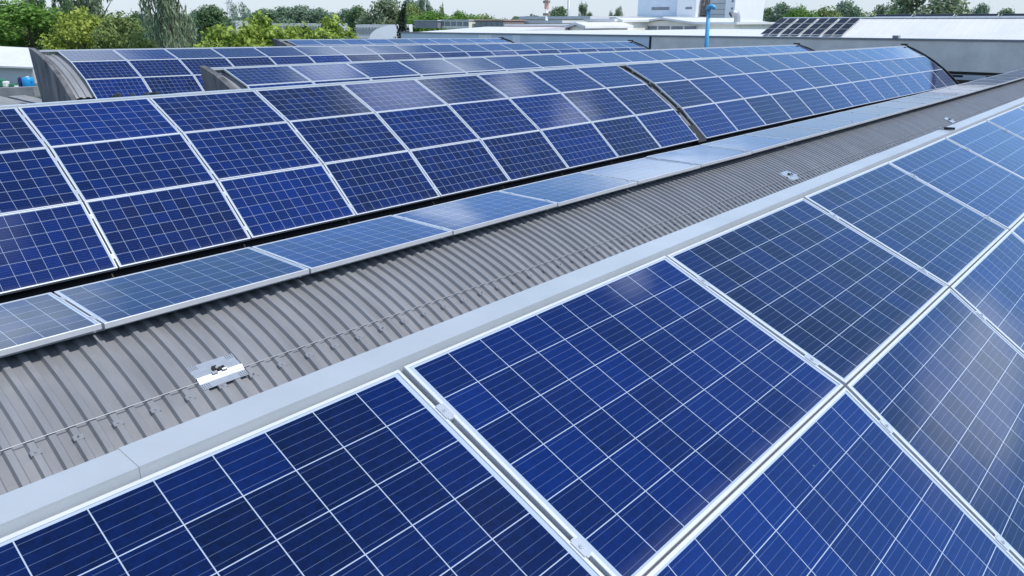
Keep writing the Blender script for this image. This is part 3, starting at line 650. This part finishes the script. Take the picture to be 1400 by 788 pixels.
part(seams, 'standing_seams', M_WHITE, gr)
part(MB().box(xg0-.05, 34, Yr-.12, Yr+.12, zr_+.01, zr_+.07), 'ridge_cap', M_WHITEP, gr)
tag(MB().box(X(1223, 44.3, 55), X(1231, 44.3, 55), 43.85, 44.25, zt+.09, zt+.22).build('gutter_box', M_WIN), 'small dark box on the coping of the grey wall at right', 'box')
# black panels on that roof: four pairs of columns, three rows
MFB, MGB = panel_meshes(PL, PW, .012, M_PVB, M_GREYB, '')
ny = Vector((0, Yr-Yg, zr_-zg0)).normalized(); nn = Vector((1, 0, 0)).cross(ny)
bp0 = None
def black_panel(c, ex, ey, label, group, sx=1., sy=1.):
    global bp0
    if bp0 is None:
        t = thing('black_solar_panel', label, 'solar panel')
        o = bpy.data.objects.new('frame', MFB); COL.objects.link(o); o.parent = t
        o = bpy.data.objects.new('cells', MGB); COL.objects.link(o); o.parent = t
        bp0 = t
    else: t = copy_tree(bp0)
    ez = ex.cross(ey)
    t.matrix_world = Matrix.Translation(c) @ Matrix((ex*sx, ey*sy, ez)).transposed().to_4x4(); tag(t, label, 'solar panel', group)
pA = aty(1048, 49, Yg+.9); 
xp0 = X(1050, Yg+1.1, 49); xp1 = X(1156, Yg+1.1, 49); wcol = (xp1-xp0)/8.0; hrow = .93
SH = ['lower row', 'middle row', 'upper row']
for c in range(8):
    for r in range(3):
        x = xp0+wcol*(c+.5)+.09*(c//2)-.1; s = .22+hrow*(r+.5)
        ctr = Vector((x, Yg, zg0))+ny*s+nn*.12
        black_panel(ctr, ny, Vector((-1, 0, 0)), f'black solar panel on the white pitched roof, {SH[r]}, {ORD[c]} from the left', 'black panels on the white pitched roof', (hrow-.05)/PL, (wcol-.06)/PW)
xr0 = X(1193, Yr+.8, 27)
for c in range(10):
    ctr = Vector((xr0+1.05+c*2.12, Yr+1.0, zr_+.16))
    black_panel(ctr, Vector((1, 0, 0)), Vector((0, .93, .36)).normalized(), f'black solar panel standing along the white roof ridge, {ORD[c]} from the left', 'black panels along the ridge', 1.2, .34)

# white quarter-arch end, far low building, left shed, masts
cpt = at(545, 53, 92); r = .092*17*1.02
R_ = 40*92/F; Hh = 18*92/F
qa = [(-R_*math.cos(i*math.pi/2/12)*1.0, Hh*math.sin(i*math.pi/2/12)) for i in range(13)]
qs = thing('white_shed', 'white quarter-round shed end left of the dark cypress', 'building', (cpt.x, cpt.y, 0))
pl2 = [(x, z+cpt.z) for x, z in qa]+[(0, 0), (-R_, 0)]
mb = MB(); d1 = rt.copy(); d2 = Vector((fw.x, fw.y, 0)).normalized()
nq = len(pl2)
for dd in (0, 14): mb.v += [tuple(Vector((cpt.x, cpt.y, 0))+d1*x+d2*dd+Vector((0, 0, z))) for x, z in pl2]
mb.f = [tuple(range(nq)), tuple(reversed(range(nq, 2*nq)))]+[(i, i+nq, (i+1) % nq+nq, (i+1) % nq) for i in range(nq)]
part(mb, 'shell', M_WHITEP, qs)
def farblock(px0, px1, pyt, dep, n, label):
    p, q = at(px0, pyt, dep), at(px1, pyt, dep); dirx = (q-p); dirx.z = 0; wlen = dirx.length; dirx.normalize(); back = Vector((-dirx.y, dirx.x, 0))
    t = thing('office_block', label, 'building', ((p.x+q.x)/2, (p.y+q.y)/2, 0), 'low grey blocks behind the hedge')
    c = (p+q)/2; c.z = p.z/2
    part(MB().obox(c+back*5, dirx*wlen/2, back*5, (0, 0, p.z/2)), 'wall', M_GREYB, t)
    w = wlen/n
    for r in range(2):
        for i in range(n):
            cc = p+dirx*(w*(i+.5)); cc.z = p.z-1.15-2.1*r
            part(MB().obox(cc-back*.05, dirx*w*.3, back*.08, (0, 0, .62)), 'window', M_WIN, t)
farblock(366, 462, 32.3, 165, 24, 'long low grey block with small windows behind the laurel hedge')
farblock(486, 545, 34, 160, 14, 'low grey block with windows left of the white quarter-round shed')
farblock(303, 322, 28.5, 190, 4, 'small grey block below the lattice pylon')
# left: white shed with yard things
ls = thing('white_roof_shed', 'white-roofed shed at the far left edge behind the blue tank', 'building', (*at(20, 100, 112).xy, 0))
Dp = 124; pa, pb = at(-60, 88, Dp), at(45.5, 92, Dp-1.5); ra, rb = at(-60, 60.5, Dp+9), at(41, 65.5, Dp+9)
part(MB().quad(pa, pb, rb, ra).quad(pa-Vector((0, 0, .25)), ra-Vector((0, 0, .25)), rb-Vector((0, 0, .25)), pb-Vector((0, 0, .25))).quad(pa, pa-Vector((0, 0, .25)), pb-Vector((0, 0, .25)), pb).quad(pb, pb-Vector((0, 0, .25)), rb-Vector((0, 0, .25)), rb), 'roof', M_WHITE, ls, fix=False)
pa2, pb2 = at(-60, 88, Dp+1.2), at(44, 92, Dp-.3)
c = (pa2+pb2)/2; dx = pb2-pa2; dx.z = 0; hz = min(pa2.z, pb2.z)-.1
bk = Vector((-dx.y, dx.x, 0)).normalized()
part(MB().obox((c.x+bk.x*4, c.y+bk.y*4, hz/2), dx/2, bk*4, (0, 0, hz/2)), 'wall', M_GREYB, ls)
def yard(px, py, dep): p = atz(px, py+1.5, 0); return p
p = yard(40, 118, 106); s = 106/F
tk = thing('blue_tank', 'bright blue plastic tank beside the stained vault end', 'tank', p)
part(MB().tube([p+Vector((0, 0, z)) for z in (0, .1, 1.15, 1.4, 1.5)], [.78, .83, .83, .72, .35], 16), 'body', M_TANK, tk, True); part(MB().tube([p+Vector((0, 0, 1.5)), p+Vector((0, 0, 1.62))], .25, 10), 'cap', M_WHITEP, tk)
p = yard(29.5, 118, 105)
tk = thing('navy_drum', 'dark navy drum standing left of the bright blue tank', 'drum', p)
part(MB().tube([p+Vector((0, 0, z)) for z in (0, .05, .6, .65, 1.3, 1.35)], [.3, .33, .33, .35, .33, .28], 12), 'body', M_TANKD, tk); part(MB().tube([p+Vector((0, 0, 1.35)), p+Vector((0, 0, 1.5))], .14, 8), 'cap', M_DARK, tk)
def bag(px, dep, w, h, mt, name, label, cat):
    p = yard(px, 118, dep); bm = MB(); bm.obox(p+Vector((0, 0, h/2)), rt*w/2, Vector((fw.x, fw.y, 0))*w/2, (0, 0, h/2))
    o = bm.build(name, mt); md = o.modifiers.new('b', 'BEVEL'); md.width = w*.16; md.segments = 2; tag(o, label, cat)
bag(8, 105, 1.0, .9, M_BAG, 'bulk_bag', 'white bulk bag left of the navy drum', 'bag')
bag(18, 106, .9, .55, M_GREEN, 'green_crate', 'green crate between the white bag and navy drum', 'crate')
bag(3, 108, 1.1, 1.25, M_GREEN, 'green_bin', 'green bin at the left edge behind the white bag', 'bin')
bag(23.5, 104, .8, .25, M_BAG, 'white_sack', 'low white sack lying beside the navy drum', 'sack')

def lattice(p, h, w0, w1, label, name, mt, arms=()):
    t = thing(name, label, 'pylon', p); m = MB(); n = 9
    cs = [(1, 1), (1, -1), (-1, -1), (-1, 1)]
    def cor(k, c): f = k/n; w = w0+(w1-w0)*f; return p+Vector((c[0]*w, c[1]*w, h*f))
    for c in cs: m.tube([cor(0, c), cor(n, c)], .16, 4)
    for k in range(n):
        for i in range(4): m.tube([cor(k, cs[i]), cor(k+1, cs[(i+1) % 4])], .09, 4); m.tube([cor(k+1, cs[i]), cor(k, cs[(i+1) % 4])], .09, 4)
    part(m, 'lattice_mast', mt, t)
    for hh, L_ in arms:
        q = p+Vector((0, 0, hh)); part(MB().tube([q-rt*L_, q+Vector((0, 0, .9)), q+rt*L_], [.06, .3, .06], 4), 'cross_arm', mt, t)
p = at(316.5, 28, 520); p.z = 0
lattice(p, 30, 2.6, .7, 'grey lattice pylon above the hedge at upper left', 'power_pylon', M_GALV, ((21, 4.5), (25, 3.6)))
def mast(px, pyt, dep, r0, label, mt, name='mast', pyb=30):
    p = at(px, pyb, dep); p.z = 0; q = at(px, pyt, dep)
    t = thing(name, label, 'mast', p); part(MB().tube([p, Vector((p.x, p.y, q.z))], [r0, r0*.7], 8), 'shaft', mt, t, True); return t, p, q
mast(432, 6, 300, .12, 'thin mast above the far trees left of centre', M_GALV)
t, p, q = mast(777, -12, 150, .32, 'plain grey chimney pole above the cream sheds', M_GALV, 'chimney')
t, p, q = mast(747, -20, 130, .28, 'white and faded red banded chimney above the cream sheds', M_WHITEP, 'chimney')
for py in (8, -2): 
    zz = at(747, py, 130).z; part(MB().tube([(p.x, p.y, zz-.55), (p.x, p.y, zz+.55)], .36, 10), 'red_band', M_PINK, t)
for py in (3, 20):
    zz = at(747, py, 130).z; part(MB().box(p.x-.55, p.x+.55, p.y-.3, p.y+.3, zz-.2, zz+.2), 'antenna_bracket', M_BROWN, t)
mast(1002, -12, 150, .06, 'thin pole right of the tower block corner', M_GALV)
mast(728, 13, 260, .07, 'thin distant mast left of the banded chimney', M_GALV)

# ------------------------------------------------------------------ trees
def crown_mesh(kind, seed):
    rnd = random.Random(seed); mb = MB()
    # unit crown: x, y in -0.5..0.5, z in 0..1
    blobs = []
    if kind == 'cypress':
        for i in range(16): z = i/15; w = .42*math.sin(math.pi*min(1, (.12+z*.9)))**.7*(1-.55*z); blobs.append((rnd.gauss(0, .05), rnd.gauss(0, .05), .04+z*.92, w, .09))
    elif kind == 'feather':
        for i in range(34):
            a = rnd.uniform(0, 6.28); z = rnd.random()**.8; rr = (.42*(1-.45*z))*math.sqrt(rnd.random()); blobs.append((rr*math.cos(a), rr*math.sin(a), .06+.9*z, rnd.uniform(.07, .13), rnd.uniform(.10, .19)))
    else:
        n = 34
        for i in range(n):
            a = rnd.uniform(0, 6.28); u = rnd.uniform(-.9, 1); rr = math.sqrt(max(0, 1-u*u))*rnd.uniform(.45, 1)
            blobs.append((.40*rr*math.cos(a), .40*rr*math.sin(a), .47+.42*u, rnd.uniform(.12, .21), rnd.uniform(.10, .16)))
    n_leaf = {'cypress': 2600, 'feather': 5200, 'laurel': 4200}.get(kind, 7200)
    base = {'cypress': .028, 'feather': .019, 'laurel': .030}.get(kind, .023)
    tot = sum(b[3]*b[4] for b in blobs)
    for (bx, by, bz, bw, bh) in blobs:
        for _ in range(int(n_leaf*bw*bh/tot)):
            d = Vector((rnd.gauss(0, 1), rnd.gauss(0, 1), rnd.gauss(0, 1))).normalized()*(rnd.random()**.38)
            if rnd.random() < .06: d *= rnd.uniform(1.05, 1.45)
            p = Vector((bx+d.x*bw, by+d.y*bw, bz+d.z*bh))
            nrm = (d+Vector((rnd.gauss(0, .6), rnd.gauss(0, .6), rnd.gauss(0, .6)+.25))).normalized()
            t1 = nrm.orthogonal().normalized(); t1 = (Matrix.Rotation(rnd.uniform(0, 6.28), 3, nrm) @ t1); t2 = nrm.cross(t1); s = base*rnd.uniform(.6, 1.35)
            if kind == 'feather': t1 = (t1+Vector((0, 0, rnd.choice((-1.2, 1.4))))).normalized(); t2 = nrm.cross(t1).normalized(); a_, b_ = s*1.5, s*.55
            elif kind == 'laurel': a_, b_ = s*1.1, s*.6
            else: a_, b_ = s, s*.72
            mb.quad(p-t1*a_, p-t2*b_*.9+nrm*s*.15, p+t1*a_, p+t2*b_*.9+nrm*s*.15)
    return mb
def trunk_mesh(seed, kind):
    rnd = random.Random(seed); mb = MB()
    mb.tube([(0, 0, -.28), (.01, 0, .0), (.0, .01, .3), (.02, 0, .62)], [.035, .028, .02, .006], 7)
    for i in range(9):
        a = i*2.4+rnd.random(); z = .02+i*.055; l = .30 if kind != 'cypress' else .08
        mb.tube([(0, 0, z), (math.cos(a)*l*.5, math.sin(a)*l*.5, z+.13), (math.cos(a)*l, math.sin(a)*l, z+.3)], [.013, .008, .003], 5)
    return mb
PROT = {}
def tree(px0, px1, pyt, dep, look, label, kind='round', zb=None, group=None, name='tree', cat='tree', pyb=None):
    key = (kind, look, len([1 for k in PROT if k[0] == kind and k[1] == look]) if False else (int(px0) % 2))
    wf = 2.1 if kind == 'laurel' else (1.25 if dep < 130 or kind == 'cypress' else 1.75)
    pm = at((px0+px1)/2, 30, dep); w = (px1-px0)*dep/F; zt_ = at((px0+px1)/2, pyt, dep).z
    zb = zb if zb is not None else .8
    hgt = max(zt_-zb, 1.0)
    if key not in PROT:
        t = thing(name, label, cat)
        seed = 100+len(PROT)*7
        crown_mesh(kind, seed).build('crown', LEAF[look], t, fix=False); trunk_mesh(seed, kind).build('trunk', M_TRUNK, t)
        PROT[key] = t
    else:
        t = copy_tree(PROT[key]); t.name = name
    t.location = (pm.x, pm.y, 0); t.rotation_euler = (0, 0, (px0*1.37) % 6.28)
    for ch in t.children: ch.location = (0, 0, zb); ch.scale = (w*wf, w*wf, hgt*1.04)
    tag(t, label, cat, group)
    return t
TR = [
 (-25, 22, 15, 165, 'olive', 'round', 'pale tree cut off by the left edge'),
 (0, 74, 4, 152, 'green', 'round', 'broad bright green tree above the white shed at left'),
 (40, 68, 1, 170, 'dark', 'feather', 'thin dark tree poking up behind the bright green tree'),
 (74, 100, -12, 165, 'dark', 'feather', 'tall dark slender tree between the green and yellow trees'),
 (98, 158, -30, 175, 'grey', 'feather', 'tall airy grey-green tree behind the yellow tree'),
 (68, 152, 9, 112, 'yellow', 'round', 'large yellow-green tree above the stained vault end'),
 (128, 202, 18, 108, 'olive', 'round', 'olive green round tree right of the yellow one'),
 (172, 200, 18, 180, 'dark', 'round', 'small dark tree behind the olive one'),
 (194, 270, -60, 104, 'grey', 'feather', 'big grey-green willow-like tree, tallest at left'),
 (258, 280, 17, 190, 'blue', 'round', 'small blue-green tree just right of the willow-like tree'),
 (273, 308, 10, 185, 'dark', 'round', 'round dark tree left of the pylon'),
 (318, 345, 14, 200, 'blue', 'feather', 'wispy tree right of the pylon'),
 (340, 386, 15, 270, 'blue', 'round', 'leftmost tree of the far row left of centre'),
 (366, 408, 12, 275, 'blue', 'round', 'second tree of the far row left of centre'),
 (396, 436, 10.5, 272, 'blue', 'round', 'third and tallest tree of the far row left of centre'),
 (424, 456, 14, 278, 'blue', 'round', 'last tree of the far row left of centre'),
 (458, 486, 15, 260, 'blue', 'round', 'left tree of the clump behind the dark cypress'),
 (476, 508, 10, 255, 'dark', 'round', 'dark tree in the clump left of the cypress'),
 (496, 546, -4, 235, 'grey', 'round', 'tall grey-green tree left of the dark cypress'),
 (550, 582, 5, 215, 'olive', 'round', 'light green tree right behind the dark cypress'),
 (557, 584, -6, 235, 'blue', 'round', 'tall blue-green tree right of the cypress top'),
 (573, 590, 0, 230, 'blue', 'feather', 'pointed blue-green tree in the clump over the roof boxes'),
 (583, 600, 10, 240, 'blue', 'round', 'small round tree at the right end of the cypress clump'),
 (560, 612, 18, 190, 'green', 'round', 'low bright green tree behind the dark roof box'),
 (598, 608, 12, 230, 'olive', 'feather', 'tiny pointed tree behind the white roof box'),
 (618, 652, 17, 220, 'green', 'round', 'round green tree behind the white roof box'),
 (646, 684, 20, 225, 'olive', 'round', 'wide low tree behind the reddish roof box'),
 (678, 700, 24, 240, 'grey', 'round', 'small grey tree right of the reddish roof box'),
 (703, 728, 21, 300, 'blue', 'round', 'small far tree left of the banded chimney'),
 (748, 778, 11, 290, 'dark', 'round', 'round dark tree between the two chimneys'),
 (790, 802, 11, 300, 'dark', 'feather', 'thin sparse tree right of the plain chimney'),
 (800, 812, 18, 305, 'dark', 'round', 'little round tree right of the sparse one'),
 (832, 850, 15, 300, 'grey', 'feather', 'bushy little tree left of the tower block'),
 (1008, 1042, 14, 210, 'dark', 'round', 'dark tree directly right of the exhaust duct'),
 (1032, 1060, 13, 215, 'dark', 'round', 'second dark tree right of the exhaust duct'),
 (1052, 1086, 8, 205, 'blue', 'round', 'blue-green tree above the left black panels'),
 (1080, 1112, 11, 170, 'green', 'round', 'bright green tree above the middle black panels'),
 (1108, 1146, 10, 175, 'olive', 'round', 'wide green tree above the right black panels'),
 (1138, 1174, 5, 185, 'blue', 'round', 'blue-green tree at the right end of the black panels'),
 (1170, 1206, 18, 190, 'olive', 'round', 'low olive tree left of the small round tree over the white roof'),
 (1196, 1222, 3, 200, 'grey', 'round', 'small round grey tree over the white roof'),
 (1212, 1246, 12, 180, 'green', 'round', 'green tree at the left foot of the big right tree'),
 (1228, 1304, -22, 150, 'grey', 'round', 'big grey-green tree, tallest at right'),
 (1298, 1324, 10, 150, 'yellow', 'round', 'yellow-green tree right of the big grey-green tree'),
 (1324, 1350, 9, 190, 'blue', 'round', 'blue-green tree near the right edge'),
 (1016, 1052, 20, 235, 'olive', 'round', 'low tree behind the two dark trees right of the exhaust duct'),
 (1064, 1100, 15, 240, 'dark', 'round', 'dark tree between the blue-green and bright green trees'),
 (1150, 1190, 16, 245, 'dark', 'round', 'low dark tree behind the right end of the black panels'),
 (1200, 1240, 17, 240, 'olive', 'round', 'low olive tree behind the small round grey tree'),
 (1345, 1372, 22, 260, 'blue', 'round', 'low far tree left of the lone dark tree'),
 (1360, 1392, 14, 200, 'dark', 'round', 'round dark tree standing alone near the right edge'),
]
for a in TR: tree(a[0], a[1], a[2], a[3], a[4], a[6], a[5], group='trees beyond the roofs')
for (a, b, c, d, lab) in [(262, 322, 39, 66, 'low leftmost shrub of the laurel hedge'), (302, 352, 33, 67, 'second shrub of the laurel hedge, with a small peak'),
                       (276, 340, 42, 64, 'broad low shrub at the front of the laurel hedge'), (340, 400, 41, 66, 'second broad low shrub at the front of the laurel hedge'), (404, 460, 43, 68, 'third broad low shrub at the front of the laurel hedge'),
                       (326, 374, 20, 69, 'tallest shrub of the laurel hedge'), (362, 408, 37, 72, 'low shrub in the middle of the laurel hedge'), (396, 452, 36, 74, 'wide low shrub of the laurel hedge, right of middle'), (432, 482, 26, 74, 'round rightmost shrub of the laurel hedge')]:
    tree(a, b, c, d, 'laurel', lab, 'laurel', zb=2.2, group='laurel hedge shrubs', name='laurel_shrub', cat='shrub')
tree(538, 563, 2, 78, 'cypress', 'very dark narrow cypress beside the white quarter-round shed', 'cypress', zb=5.6, name='cypress_tree')
# far wood closing the horizon
rnd = random.Random(3); fwd = MB()
for i in range(26000):
    a = rnd.uniform(-1.75, .55); rr = rnd.uniform(380, 420); hh = 10.6+2.2*noise.noise(Vector((a*22, 0, 0)))+1.6*noise.noise(Vector((a*90, 3, 0)))
    p = Vector((math.sin(a)*rr, math.cos(a)*rr, rnd.random()**.6*hh)); d = Vector((rnd.gauss(0, 1), rnd.gauss(0, 1), rnd.gauss(0, 1))).normalized(); t1 = d.orthogonal()*rnd.uniform(.5, 1.2); t2 = d.cross(t1)
    fwd.quad(p-t1, p-t2, p+t1, p+t2)
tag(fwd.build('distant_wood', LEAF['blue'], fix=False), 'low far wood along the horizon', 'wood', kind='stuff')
